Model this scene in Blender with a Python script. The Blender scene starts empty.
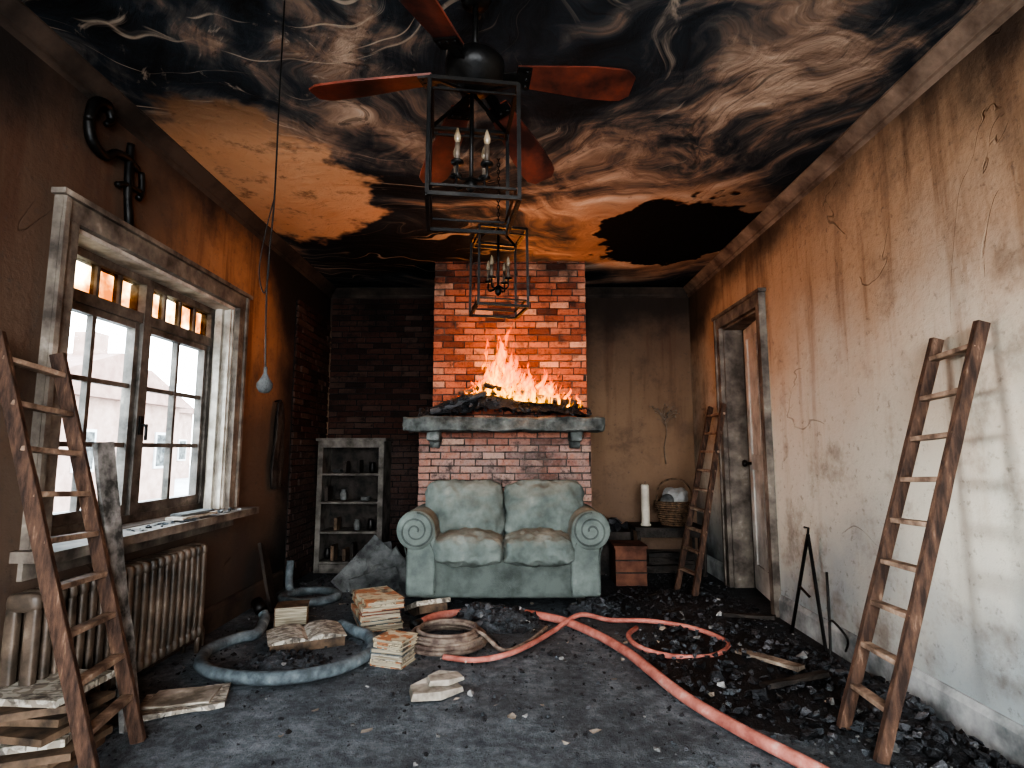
import bpy, math, random
from mathutils import Vector, Matrix, noise as mn
random.seed(7)
R=random.uniform
PI=math.pi
sc=bpy.context.scene
# ------------------------------------------------------------------ node helper
class NT:
    def __init__(s,name):
        s.m=bpy.data.materials.new(name); s.m.use_nodes=True
        s.t=s.m.node_tree; s.t.nodes.clear()
        s.out=s.t.nodes.new('ShaderNodeOutputMaterial')
        s.P=s.t.nodes.new('ShaderNodeNewGeometry').outputs['Position']
    def set(s,inp,v):
        if isinstance(v,bpy.types.NodeSocket): s.t.links.new(v,inp)
        elif v is not None:
            if inp.type=='RGBA' and len(v)==3: v=(*v,1)
            inp.default_value=v
    def noise(s,vec=None,scale=5,detail=4,rough=.55,dist=0,col=False):
        n=s.t.nodes.new('ShaderNodeTexNoise'); s.set(n.inputs['Vector'],vec or s.P)
        n.inputs['Scale'].default_value=scale;n.inputs['Detail'].default_value=detail
        n.inputs['Roughness'].default_value=rough;n.inputs['Distortion'].default_value=dist
        return n.outputs['Color' if col else 'Fac']
    def math(s,op,a,b=None,c=None,clamp=False):
        n=s.t.nodes.new('ShaderNodeMath'); n.operation=op; n.use_clamp=clamp
        s.set(n.inputs[0],a); s.set(n.inputs[1],b)
        if c is not None: s.set(n.inputs[2],c)
        return n.outputs[0]
    def vmath(s,op,a,b=None):
        n=s.t.nodes.new('ShaderNodeVectorMath'); n.operation=op
        s.set(n.inputs[0],a); s.set(n.inputs[1],b)
        return n.outputs['Value' if op in('DISTANCE','LENGTH','DOT_PRODUCT') else 'Vector']
    def mix(s,f,a,b,blend='MIX'):
        n=s.t.nodes.new('ShaderNodeMix'); n.data_type='RGBA'; n.blend_type=blend
        s.set(n.inputs[0],f); s.set(n.inputs[6],a); s.set(n.inputs[7],b); return n.outputs[2]
    def ramp(s,f,stops,interp='LINEAR'):
        n=s.t.nodes.new('ShaderNodeValToRGB'); s.set(n.inputs[0],f); r=n.color_ramp; r.interpolation=interp
        while len(r.elements)<len(stops): r.elements.new(.5)
        for e,(p,c) in zip(r.elements,stops):
            e.position=p; e.color=(*c,1) if hasattr(c,'__len__') else (c,c,c,1)
        return n.outputs[0]
    def mr(s,v,a,b,c=0,d=1,smooth=True):
        n=s.t.nodes.new('ShaderNodeMapRange'); n.interpolation_type='SMOOTHSTEP' if smooth else 'LINEAR'
        s.set(n.inputs['Value'],v)
        for k,x in zip(('From Min','From Max','To Min','To Max'),(a,b,c,d)): n.inputs[k].default_value=x
        return n.outputs[0]
    def sep(s,v=None):
        n=s.t.nodes.new('ShaderNodeSeparateXYZ'); s.set(n.inputs[0],v or s.P); return n.outputs
    def comb(s,x=0.,y=0.,z=0.):
        n=s.t.nodes.new('ShaderNodeCombineXYZ')
        for i,v in enumerate((x,y,z)): s.set(n.inputs[i],v)
        return n.outputs[0]
    def attr(s,name):
        n=s.t.nodes.new('ShaderNodeAttribute'); n.attribute_name=name; return n.outputs['Fac']
    def bump(s,h,strength=.4,dist=.01):
        n=s.t.nodes.new('ShaderNodeBump'); s.set(n.inputs['Height'],h)
        n.inputs['Strength'].default_value=strength;n.inputs['Distance'].default_value=dist
        return n.outputs[0]
    def bsdf(s,col,rough=.8,normal=None,metal=0,spec=.3):
        n=s.t.nodes.new('ShaderNodeBsdfPrincipled'); s.set(n.inputs['Base Color'],col)
        s.set(n.inputs['Roughness'],rough); n.inputs['Metallic'].default_value=metal
        n.inputs['Specular IOR Level'].default_value=spec
        if normal is not None: s.set(n.inputs['Normal'],normal)
        s.t.links.new(n.outputs[0],s.out.inputs['Surface']); return n
def pmat(name,c1,c2,scale=6,rough=.85,bump=.4,bscale=60,bd=.006,metal=0,c3=None,rnd=False,spec=.3,stretch=None,detail=5):
    t=NT(name)
    v=t.P
    if stretch: v=t.vmath('MULTIPLY',t.P,stretch)
    f=t.noise(v,scale,detail,.6)
    if rnd: f=t.math('ADD',t.math('MULTIPLY',f,.5),t.math('MULTIPLY',t.attr('rnd'),.5))
    st=[(.36,c1),(.62,c2)]
    if c3: st.append((.78,c3))
    c=t.ramp(f,st)
    h=t.noise(v,bscale,4,.6)
    t.bsdf(c,rough,t.bump(h,bump,bd),metal,spec=spec)
    return t.m
# ------------------------------------------------------------------ mesh helper
class M:
    def __init__(s): s.v=[];s.f=[];s.mi=[];s.sm=[];s.rn=[];s.mats=[];s.a={}
    def mat(s,m):
        if m not in s.mats: s.mats.append(m)
        return s.mats.index(m)
    def add(s,vs,fs,m,smooth=False,rnd=None,mx=None):
        o=len(s.v); i=s.mat(m); r=random.random() if rnd is None else rnd
        for p in vs:
            p=Vector(p)
            if mx: p=mx@p
            s.v.append(p)
        for f in fs: s.f.append([k+o for k in f]); s.mi.append(i); s.sm.append(smooth); s.rn.append(r)
    def box(s,a,b,m,rnd=None,mx=None):
        x0,y0,z0=a;x1,y1,z1=b
        if x0>x1:x0,x1=x1,x0
        if y0>y1:y0,y1=y1,y0
        if z0>z1:z0,z1=z1,z0
        s.add([(x0,y0,z0),(x1,y0,z0),(x1,y1,z0),(x0,y1,z0),(x0,y0,z1),(x1,y0,z1),(x1,y1,z1),(x0,y1,z1)],
          [(0,3,2,1),(4,5,6,7),(0,1,5,4),(1,2,6,5),(2,3,7,6),(3,0,4,7)],m,False,rnd,mx)
    def beam(s,p1,p2,w,h,m,ref=(0,1,0),seg=1,jit=0,rnd=None):
        p1=Vector(p1);p2=Vector(p2);d=(p2-p1);L=d.length;z=d.normalized()
        x=Vector(ref)-Vector(ref).dot(z)*z
        x.normalize(); y=z.cross(x)
        vs=[]
        for i in range(seg+1):
            c=p1+d*(i/seg)
            for a,b in((-1,-1),(1,-1),(1,1),(-1,1)):
                vs.append(c+x*(a*w/2+R(-jit,jit))+y*(b*h/2+R(-jit,jit)))
        fs=[(3,2,1,0)]
        for i in range(seg):
            for k in range(4): fs.append((i*4+k,i*4+(k+1)%4,i*4+4+(k+1)%4,i*4+4+k))
        n=seg*4; fs.append((n,n+1,n+2,n+3))
        s.add(vs,fs,m,False,rnd)
    def tube(s,pts,r,m,n=8,closed=False,sub=0,smooth=True,rnd=None):
        pts=[Vector(p) for p in pts]
        if sub: pts=cr(pts,sub,closed)
        K=len(pts); rr=r if hasattr(r,'__len__') else [r]*K
        if len(rr)!=K:
            L=len(rr); rr=[rr[min(L-1,int(i*(L-1)/(K-1)))]*(1-((i*(L-1)/(K-1))%1))+rr[min(L-1,int(i*(L-1)/(K-1))+1)]*((i*(L-1)/(K-1))%1) for i in range(K)]
        vs=[];px=None
        for i,p in enumerate(pts):
            a=pts[(i-1)%K] if (closed or i>0) else p; b=pts[(i+1)%K] if (closed or i<K-1) else p
            t=(b-a)
            t=t.normalized() if t.length>1e-9 else Vector((0,0,1))
            if px is None: px=t.orthogonal().normalized()
            px=(px-px.dot(t)*t)
            px=px.normalized() if px.length>1e-6 else t.orthogonal().normalized()
            py=t.cross(px)
            for k in range(n):
                an=2*PI*k/n; vs.append(p+(px*math.cos(an)+py*math.sin(an))*rr[i])
        fs=[]
        for i in range(K if closed else K-1):
            j=(i+1)%K
            for k in range(n): fs.append((i*n+k,i*n+(k+1)%n,j*n+(k+1)%n,j*n+k))
        if not closed: fs.append(tuple(range(n))[::-1]); fs.append(tuple((K-1)*n+k for k in range(n)))
        s.add(vs,fs,m,smooth,rnd)
    def cyl(s,p1,p2,r,m,n=16,r2=None,smooth=True): s.tube([p1,p2],[r,r if r2 is None else r2],m,n,smooth=smooth)
    def lathe(s,c,prof,m,n=24,smooth=True,mx=None):
        vs=[];c=Vector(c)
        for r,z in prof:
            for k in range(n): an=2*PI*k/n; vs.append((c.x+r*math.cos(an),c.y+r*math.sin(an),c.z+z))
        fs=[]
        for i in range(len(prof)-1):
            for k in range(n): fs.append((i*n+k,i*n+(k+1)%n,(i+1)*n+(k+1)%n,(i+1)*n+k))
        fs.append(tuple(range(n))[::-1]); fs.append(tuple((len(prof)-1)*n+k for k in range(n)))
        s.add(vs,fs,m,smooth,None,mx)
    def puff(s,c,size,m,n=8,k=.25,bulge=(0,0,0),nz=0,ns=4,mx=None,smooth=True,seed=0,fine=.35):
        vs={};L=[];fs=[]
        def vid(p):
            key=tuple(round(x,4) for x in p)
            if key not in vs: vs[key]=len(L); L.append(Vector(p))
            return vs[key]
        for ax in range(3):
            for sg in(-1,1):
                g=[[None]*(n+1) for _ in range(n+1)]
                for i in range(n+1):
                    for j in range(n+1):
                        u=-1+2*i/n; v=-1+2*j/n
                        p=[0,0,0];p[ax]=sg;p[(ax+1)%3]=u;p[(ax+2)%3]=v; g[i][j]=vid(p)
                for i in range(n):
                    for j in range(n):
                        q=(g[i][j],g[i+1][j],g[i+1][j+1],g[i][j+1])
                        fs.append(q if sg>0 else q[::-1])
        out=[];c=Vector(c)
        for p in L:
            e=2/(k+1e-6) if k<1 else 2
            e=max(2,min(e,40)); nr=(abs(p.x)**e+abs(p.y)**e+abs(p.z)**e)**(1/e)
            q=p/nr
            b=Vector(((1-q.y**2)*(1-q.z**2)*bulge[0]*q.x,(1-q.x**2)*(1-q.z**2)*bulge[1]*q.y,(1-q.x**2)*(1-q.y**2)*bulge[2]*q.z))
            w=Vector((q.x*size[0]/2,q.y*size[1]/2,q.z*size[2]/2))+b
            if nz:
                nv=mn.noise_vector((w+c+Vector((seed,0,0)))*ns); w+=nv*nz
                nv=mn.noise_vector((w+c+Vector((seed+5,0,0)))*ns*3); w+=nv*nz*fine
            out.append((mx@w if mx else w)+c)
        s.add(out,fs,m,smooth)
    def rock(s,c,r,m,flat=1.0,rnd=None):
        vs,fs=random.choice(ROCKS)
        mx=Matrix.Translation(Vector(c))@Matrix.Diagonal((1,1,flat,1))@Matrix.Rotation(R(0,6.3),4,'Z')@Matrix.Rotation(R(0,6.3),4,'X')@Matrix.Diagonal((r*R(.7,1.4),r*R(.7,1.2),r*R(.5,1),1))
        s.add(vs,fs,m,False,rnd,mx)
    def build(s,name,bevel=0,parent=None):
        me=bpy.data.meshes.new(name)
        xs=[p.x for p in s.v];ys=[p.y for p in s.v];zs=[p.z for p in s.v]
        o=Vector(((min(xs)+max(xs))/2,(min(ys)+max(ys))/2,min(zs)))
        me.from_pydata([tuple(p-o) for p in s.v],[],s.f)
        for m in s.mats: me.materials.append(m)
        me.polygons.foreach_set('material_index',s.mi); me.polygons.foreach_set('use_smooth',s.sm)
        a=me.attributes.new('rnd','FLOAT','FACE'); a.data.foreach_set('value',s.rn)
        for k,vals in s.a.items():
            a=me.attributes.new(k,'FLOAT','POINT'); a.data.foreach_set('value',vals)
        me.update()
        ob=bpy.data.objects.new(name,me); sc.collection.objects.link(ob); ob.location=o
        if bevel:
            b=ob.modifiers.new('bevel','BEVEL'); b.width=bevel; b.segments=2; b.limit_method='ANGLE'; b.angle_limit=.7
        return ob
def cr(pts,sub,closed=False):
    out=[];K=len(pts)
    rng=range(K if closed else K-1)
    for i in rng:
        g=lambda j: pts[j%K] if closed else pts[max(0,min(K-1,j))]
        a,b,c,d=g(i-1),g(i),g(i+1),g(i+2)
        for k in range(sub):
            t=k/sub
            out.append(.5*((2*b)+(c-a)*t+(2*a-5*b+4*c-d)*t*t+(3*b-a-3*c+d)*t**3))
    if not closed: out.append(pts[-1])
    return out
import bmesh
ROCKS=[]
for i in range(14):
    bm=bmesh.new()
    for k in range(random.choice((8,10,13))):
        v=Vector((R(-1,1),R(-1,1),R(-1,1))).normalized()*R(.7,1); bm.verts.new(v)
    r=bmesh.ops.convex_hull(bm,input=bm.verts)
    bmesh.ops.delete(bm,geom=[g for g in bm.verts if not g.link_faces],context='VERTS')
    bm.verts.index_update()
    ROCKS.append(([v.co.copy() for v in bm.verts],[tuple(v.index for v in f.verts) for f in bm.faces])); bm.free()
# ------------------------------------------------------------------ dims
XL,XR,YB,YF,ZC=-1.9,1.8,5.65,-1.7,2.77
WT=.22
# ------------------------------------------------------------------ surface materials
def wall_mat(name,low,mid,high,soot_vignette_amt=.5,zlo=.1,zmid=1.2,zhi=2.5,soot_y=(4,6),stain=(.22,.10,.045),seed=0,crack=.35,near_vignette=0.,glow=None):
    t=NT(name); P=t.vmath('ADD',t.P,(seed,seed*.7,0)); x,y,z=t.sep(t.P)
    n1=t.noise(P,1.1,6,.6)
    zz=t.math('ADD',z,t.math('MULTIPLY',t.math('SUBTRACT',n1,.5),1.6))
    c=t.mix(t.mr(zz,zlo,zmid),low,mid); c=t.mix(t.mr(zz,zmid,zhi),c,high)
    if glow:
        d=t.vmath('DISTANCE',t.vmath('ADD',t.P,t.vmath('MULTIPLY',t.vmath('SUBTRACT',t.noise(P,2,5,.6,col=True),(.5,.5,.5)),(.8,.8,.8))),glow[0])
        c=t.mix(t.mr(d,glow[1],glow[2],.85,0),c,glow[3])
    dv=t.vmath('MULTIPLY',P,(5,5,.45)); dr=t.noise(dv,1.4,5,.65)
    dm=t.math('MULTIPLY',t.mr(dr,.47,.70),t.mr(zz,.6,2.4,.10,.75))
    c=t.mix(dm,c,stain)
    n2=t.noise(P,3.2,8,.7); c=t.mix(t.mr(n2,.50,.74,0,.6),c,t.mix(.5,stain,(.04,.04,.04)))
    n4=t.noise(P,26,5,.7); c=t.mix(t.mr(n4,.56,.72,0,.45),c,(.06,.05,.045))
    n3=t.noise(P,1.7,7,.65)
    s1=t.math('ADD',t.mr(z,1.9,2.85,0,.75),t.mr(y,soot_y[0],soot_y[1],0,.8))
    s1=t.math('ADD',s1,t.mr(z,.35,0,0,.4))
    if near_vignette: s1=t.math('ADD',s1,t.mr(y,2.8,1.2,0,near_vignette))  # vignette painted into the colour: wall darkens towards the camera, on top of soot
    sm=t.mr(t.math('ADD',s1,n3),.85,1.35,0,soot_vignette_amt)
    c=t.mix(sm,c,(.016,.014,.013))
    ed=t.noise(P,.7,4,.5,1.2); crk=t.mr(t.math('ABSOLUTE',t.math('SUBTRACT',ed,.5)),0,.003,1,0)
    crk=t.math('MULTIPLY',crk,t.mr(n3,.5,.6))
    c=t.mix(t.math('MULTIPLY',crk,crack),c,(.03,.022,.018))
    h=t.math('ADD',t.math('MULTIPLY',n2,1.2),t.math('SUBTRACT',t.math('MULTIPLY',n4,.35),t.math('MULTIPLY',crk,.6)))
    t.bsdf(c,.9,t.bump(h,.6,.015),spec=.2); return t.m
m_wr=wall_mat('plaster_right',(.25,.285,.295),(.49,.46,.39),(.42,.27,.165),.82,.0,.9,2.4,(4.3,6.2),seed=3,stain=(.19,.11,.065),near_vignette=.15)
m_wl=wall_mat('plaster_left',(.05,.04,.034),(.105,.072,.052),(.10,.062,.042),.92,.2,.9,2.2,(3.8,5.0),stain=(.08,.04,.025),seed=11,near_vignette=.45,glow=((-1.9,3.75,2.1),.2,1.15,(.40,.20,.10)))
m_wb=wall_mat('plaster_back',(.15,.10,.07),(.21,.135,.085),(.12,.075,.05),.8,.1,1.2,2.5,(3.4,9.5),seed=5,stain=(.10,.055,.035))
def ceil_mat():
    t=NT('ceiling_charred'); x,y,z=t.sep(t.P)
    P=t.comb(x,y,0.)
    w=t.vmath('SUBTRACT',t.noise(P,.8,3,.5,col=True),(.5,.5,.5))
    WP=t.vmath('ADD',P,t.vmath('MULTIPLY',w,(1.5,1.5,0)))
    w2=t.vmath('SUBTRACT',t.noise(P,2.2,4,.6,col=True),(.5,.5,.5))
    BP=t.vmath('ADD',P,t.vmath('MULTIPLY',w2,(.9,.9,0)))
    def blob(cx,cy,r0,r1,sx=1.,sy=1.,src=BP):
        d=t.vmath('DISTANCE',t.vmath('MULTIPLY',src,(sx,sy,0)),(cx*sx,cy*sy,0)); return t.mr(d,r0,r1,1,0)
    def arcs(cx,cy,kr,ka,sc,det=5,rg=.6,dist=.2):
        d=t.vmath('SUBTRACT',WP,(cx,cy,0)); r=t.vmath('LENGTH',d); u=t.vmath('NORMALIZE',d)
        ux,uy,_=t.sep(u)
        return t.noise(t.comb(t.math('MULTIPLY',ux,ka),t.math('MULTIPLY',uy,ka),t.math('MULTIPLY',r,kr)),sc,det,rg,dist)
    a1=arcs(-.1,1.3,2.2,.8,1.,7,.62); a2=arcs(1.0,2.9,5.,1.2,1.2,6,.65); a3=arcs(-.9,2.2,9.,1.6,1.4,5,.65,.5); a4=arcs(-1.0,1.2,16.,.9,1.2,3,.6,.3)
    big=t.noise(WP,.9,5,.55)
    L=t.math('MULTIPLY',t.math('SUBTRACT',big,.5),1.1)
    L=t.math('ADD',L,t.math('MULTIPLY',t.math('SUBTRACT',a1,.5),1.9))
    L=t.math('ADD',L,t.math('MULTIPLY',t.math('SUBTRACT',a2,.5),1.0))
    for cx,cy,a,b,k in((.6,3.6,.2,1.1,.34),(1.35,2.3,.2,1.2,.24),(.35,4.8,.1,.7,.35),(1.1,4.9,.1,.6,.3),(-.5,2.6,.05,.5,.26),(-.75,2.1,.05,.5,.2),(-.9,4.5,.2,1.0,-.45),(-.9,3.3,.1,.5,-.2),(-.1,2.0,.2,1.,-.1),(1.6,3.0,.1,.6,-.12)):
        L=t.math('ADD',L,t.math('MULTIPLY',blob(cx,cy,a,b),k))
    L=t.math('ADD',L,.34)
    c=t.ramp(L,[(.0,(.008,.009,.010)),(.30,(.020,.026,.032)),(.44,(.065,.062,.060)),(.60,(.22,.15,.11)),(.80,(.46,.34,.25)),(1,(.62,.53,.44))])
    c=t.mix(t.mr(a3,.60,.72,0,.6),c,(.48,.39,.30)); c=t.mix(t.mr(a3,.42,.34,0,.6),c,(.015,.017,.02))
    c=t.mix(t.math('MULTIPLY',t.mr(a4,.60,.68),t.mr(x,.2,-.5,0,.65)),c,(.50,.40,.30))
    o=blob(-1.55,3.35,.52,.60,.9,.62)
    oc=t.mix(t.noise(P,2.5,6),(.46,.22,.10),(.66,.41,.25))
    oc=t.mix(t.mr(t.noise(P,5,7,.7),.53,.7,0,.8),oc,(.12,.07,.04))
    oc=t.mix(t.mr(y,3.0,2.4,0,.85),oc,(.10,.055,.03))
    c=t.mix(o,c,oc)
    hb=blob(1.22,4.2,.40,.425,.72,.60); rim=blob(1.22,4.2,.46,.70,.75,.7)
    c=t.mix(t.math('MULTIPLY',rim,.6),c,(.42,.25,.15)); c=t.mix(hb,c,(.004,.004,.005))
    c=t.mix(t.mr(t.noise(P,14,6,.7),.56,.72,0,.5),c,(.02,.018,.016))
    h=t.math('ADD',a3,t.math('SUBTRACT',t.noise(WP,9,6,.7),t.math('MULTIPLY',hb,1.5)))
    t.bsdf(c,.85,t.bump(h,.45,.025),spec=.2); return t.m
m_ceil=ceil_mat()
def floor_mat():
    t=NT('floor_ash'); x,y,z=t.sep(t.P)
    n=t.noise(t.P,1.6,8,.65); n2=t.noise(t.P,22,6,.7); n3=t.noise(t.P,120,3,.7); n5=t.noise(t.P,5,8,.75)
    f=t.math('ADD',t.math('MULTIPLY',n,.35),t.math('ADD',t.math('MULTIPLY',n2,.3),t.math('MULTIPLY',n5,.35)))
    c=t.ramp(f,[(.38,(.024,.028,.032)),(.49,(.095,.108,.118)),(.58,(.21,.232,.245)),(.70,(.42,.43,.43))])
    k=t.math('ADD',t.mr(x,.5,1.3,0,.45),t.mr(y,2.8,3.8,0,.42))
    k=t.mr(t.math('ADD',k,n5),.78,1.10,0,.85)
    c=t.mix(k,c,(.015,.015,.016))
    c=t.mix(t.mr(n3,.60,.75,0,.65),c,(.40,.41,.41))
    c=t.mix(t.mr(n3,.40,.30,0,.7),c,(.012,.013,.015))
    h=t.math('ADD',n2,t.math('MULTIPLY',n3,.6))
    t.bsdf(c,t.mr(n,.4,.6,.6,.95),t.bump(h,1,.03),spec=.3); return t.m
m_floor=floor_mat()
def brick_mat(name,dark=0.,):
    t=NT(name); x,y,z=t.sep(t.P); r=t.attr('rnd')
    c=t.ramp(r,[(.0,(.09,.035,.025)),(.25,(.22,.08,.05)),(.5,(.34,.13,.08)),(.75,(.28,.13,.09)),(1,(.46,.28,.20))])
    n=t.noise(t.P,9,6,.7); n1=t.noise(t.P,2.0,6,.65); n2=t.noise(t.P,45,4,.7)
    c=t.mix(t.math('MULTIPLY',t.mr(z,1.3,1.1,0,1),t.mr(n,.35,.65,.25,.8)),c,(.36,.27,.24))
    c=t.mix(t.mr(n,.50,.70,0,.8),c,(.03,.022,.02))
    c=t.mix(t.mr(n2,.52,.7,0,.5),c,(.03,.022,.02))
    c=t.mix(t.mr(t.math('ADD',n1,t.mr(z,2.0,2.8,0,.15)),.50,.75,0,.75),c,(.018,.015,.014))
    if dark: c=t.mix(dark,c,(.012,.009,.008))
    t.bsdf(c,.9,t.bump(t.math('ADD',n,n2),.9,.012),spec=.2); return t.m
m_brick=brick_mat('brick_red'); m_brickd=brick_mat('brick_dark',.86)  # second material is a darker brick for the walls left of the chimney
m_mortar=pmat('mortar',(.02,.018,.016),(.09,.075,.065),8); m_mortard=pmat('mortar_dark',(.004,.004,.004),(.012,.010,.009),8)
m_stone=pmat('mantel_stone',(.035,.038,.036),(.14,.15,.14),7,bump=1,bscale=30,bd=.02,c3=(.32,.33,.31))
m_char=pmat('charcoal',(.006,.006,.007),(.028,.029,.032),9,.6,1,50,.02,c3=(.10,.10,.105),rnd=True,spec=.4)
m_ash=pmat('ash',(.02,.022,.024),(.08,.088,.095),14,.9,1,60,.02,c3=(.24,.25,.25))
m_paint=pmat('aged_paint',(.06,.048,.04),(.19,.16,.13),7,.7,.5,30,.006,c3=(.42,.37,.31))
m_reveal_lit=pmat('window_reveal_lit',(.20,.18,.15),(.50,.46,.40),6,.7,.4,30,.005,c3=(.65,.61,.54))  # lighter copy of the frame paint; daylight on the reveals put into the colour
m_trimc=pmat('cornice_paint',(.08,.055,.04),(.26,.19,.14),4,.75,.5,30,.006,c3=(.46,.36,.27))
m_trimd=pmat('cornice_sooty',(.02,.016,.013),(.07,.05,.038),3,.8,.5,30,.006)
m_base=pmat('baseboard_paint',(.11,.12,.12),(.38,.39,.38),5,.6,.4,30,.005,c3=(.55,.55,.53))
m_sash=pmat('sash_paint',(.04,.035,.03),(.13,.115,.10),9,.6,.4,40,.004,c3=(.30,.26,.22))
m_wood=pmat('ladder_wood',(.025,.014,.010),(.10,.055,.035),9,.7,.6,60,.006,c3=(.28,.19,.13),stretch=(5,5,1))
m_rung=pmat('rung_wood',(.08,.05,.035),(.30,.21,.15),12,.75,.5,60,.005,c3=(.58,.48,.38))
m_woodp=pmat('pale_wood',(.08,.06,.045),(.26,.205,.155),10,.75,.6,60,.006,c3=(.48,.42,.34))
m_iron=pmat('black_iron',(.004,.004,.004),(.02,.018,.016),10,.45,.5,60,.003,metal=.6,spec=.5)
m_blade=pmat('mahogany_blade',(.030,.010,.007),(.20,.045,.024),5,.40,.3,50,.003,c3=(.34,.10,.055),spec=.5)
m_fabric=pmat('sage_upholstery',(.095,.112,.102),(.165,.190,.172),6,.95,.9,170,.005,c3=(.26,.285,.26),detail=10)
m_fab_shade=pmat('upholstery_shaded',(.05,.058,.053),(.105,.122,.110),6,.95,.8,170,.004)  # sofa fabric darkened: shade below the lit cushions put into the colour
m_hoseg=pmat('grey_hose',(.045,.055,.06),(.13,.155,.165),14,.6,.4,80,.004,c3=(.26,.29,.295))
m_hoser=pmat('red_hose',(.26,.085,.065),(.46,.185,.145),12,.6,.5,80,.005,c3=(.52,.37,.32))
m_hoset=pmat('tan_hose',(.08,.055,.045),(.21,.165,.13),16,.7,.5,90,.004,c3=(.36,.31,.26))
m_paper=pmat('burnt_paper',(.13,.11,.085),(.40,.36,.30),8,.9,.3,40,.004,c3=(.60,.57,.50))
m_pages=pmat('book_pages',(.16,.13,.09),(.46,.41,.31),5,.9,.8,60,.004,stretch=(1,1,50),detail=2)
m_cover=pmat('book_cover',(.03,.023,.017),(.15,.10,.065),8,.8,.4,40,.004)
def printed(name,base,ink,sc_):
    t=NT(name); n=t.noise(t.P,sc_,2,.4); n2=t.noise(t.P,9,6,.7); n3=t.noise(t.vmath('MULTIPLY',t.P,(1,6,1)),16,2,.5)
    c=t.mix(t.mr(n,.50,.54),base,ink); c=t.mix(t.mr(n3,.56,.60,0,.7),c,(.04,.035,.03)); c=t.mix(t.mr(n2,.5,.68,0,.85),c,(.03,.024,.02))
    t.bsdf(c,.6,t.bump(n2,.3,.003),spec=.4); return t.m
m_cov2=printed('magazine_cover',(.42,.36,.25),(.34,.15,.07),14); m_cov3=printed('ledger_page',(.40,.37,.31),(.22,.19,.15),26)
m_covr=printed('red_book_cover',(.20,.06,.035),(.10,.03,.02),14); m_covb=printed('slate_book_cover',(.07,.09,.10),(.16,.15,.12),14)
m_rad=pmat('radiator_paint',(.03,.024,.018),(.12,.088,.064),7,.5,.5,60,.004,c3=(.25,.20,.155),spec=.5)
m_wax=pmat('wax',(.38,.34,.28),(.60,.56,.47),6,.5,.2)
m_wick=pmat('wicker',(.04,.025,.015),(.16,.10,.06),30,.8,.8,90,.006)
m_shelf=pmat('shelf_paint',(.045,.04,.034),(.15,.137,.12),8,.75,.5,40,.005)
m_dark=pmat('charred_wood',(.008,.007,.006),(.040,.032,.026),9,.7,.8,40,.01)
m_brown=pmat('brown_box',(.05,.02,.012),(.15,.065,.04),5,.8,.4,40,.004)
m_cloth=pmat('ashy_cloth',(.035,.036,.036),(.13,.135,.13),6,.95,.8,60,.01,c3=(.24,.25,.24))
m_white=pmat('plaster_chunk',(.08,.08,.076),(.26,.26,.25),9,.9,.8,40,.01,rnd=True)
# ------------------------------------------------------------------ room shell
m=M()
m.box((XL-.25,YF-.2,-.1),(XR+.75,YB+.2,0),m_floor); m.build('floor')
m=M(); m.box((XL-WT,YF-.2,ZC),(XR+.75,YB+.2,ZC+.1),m_ceil); m.build('ceiling')
OY0,OY1,OZ0,OZ1=2.30,3.72,.74,2.08
m=M()
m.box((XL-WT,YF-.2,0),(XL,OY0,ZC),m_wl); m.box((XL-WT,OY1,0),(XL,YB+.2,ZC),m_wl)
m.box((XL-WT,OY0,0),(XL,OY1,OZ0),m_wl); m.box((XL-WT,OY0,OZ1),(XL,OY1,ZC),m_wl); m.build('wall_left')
DY0,DY1,DZ=4.02,4.76,2.16
m=M()
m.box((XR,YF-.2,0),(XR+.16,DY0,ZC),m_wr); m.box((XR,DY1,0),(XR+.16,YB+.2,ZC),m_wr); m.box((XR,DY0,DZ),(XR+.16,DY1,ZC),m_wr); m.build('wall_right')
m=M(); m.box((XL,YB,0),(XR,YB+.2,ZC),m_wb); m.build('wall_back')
m=M(); m.box((XR+.65,3.2,0),(XR+.7,YB+.2,ZC),m_wb); m.box((XR+.16,3.2,0),(XR+.65,3.25,ZC),m_wb); m.box((XR+.16,YB+.15,0),(XR+.65,YB+.2,ZC),m_wb); m.build('wall_hall')
m=M(); m.box((XL,YF-.2,0),(-1.5,YF,ZC),m_wl); m.box((1.5,YF-.2,0),(XR,YF,ZC),m_wl); m.box((-1.5,YF-.2,2.5),(1.5,YF,ZC),m_wl); m.box((-1.5,YF-.2,0),(1.5,YF,.1),m_wl); m.build('wall_front')  # wide rear opening added to let fill light into the room
m=M()
for a,b in(((-1.5,YF-.12,.1),(-1.42,YF-.05,2.5)),((1.42,YF-.12,.1),(1.5,YF-.05,2.5)),((-.04,YF-.12,.1),(.04,YF-.05,2.5)),((-1.42,YF-.115,.1),(1.42,YF-.055,.18)),((-1.42,YF-.115,2.42),(1.42,YF-.055,2.5))): m.box(a,b,m_sash)
m.build('added_rear_window')  # unseen frame for the added rear opening that brings in fill
def cornice(name,axis,pos,sgn,a,b,mt):
    prof=[(0,0),(.075,0),(.075,-.010),(.066,-.016),(.05,-.032),(.03,-.052),(.018,-.06),(.018,-.075),(.010,-.08),(0,-.092)]
    m=M();vs=[];n=len(prof);K=24
    for i in range(K+1):
        t=a+(b-a)*i/K
        for u,w in prof:
            q=pos+sgn*u
            vs.append((q,t,ZC+w) if axis=='x' else (t,q,ZC+w))
    fs=[]
    for i in range(K):
        for k in range(n-1): fs.append((i*n+k,i*n+k+1,(i+1)*n+k+1,(i+1)*n+k))
    m.add(vs,fs,mt); return m.build(name)
cornice('trim_1','x',XL,1,YF,YB,m_trimd); cornice('trim_2','x',XR,-1,YF,YB,m_trimc)
cornice('trim_3','y',YB,-1,XL,-.71,m_trimd); cornice('trim_4','y',YB,-1,.63,XR,m_trimd)
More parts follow.
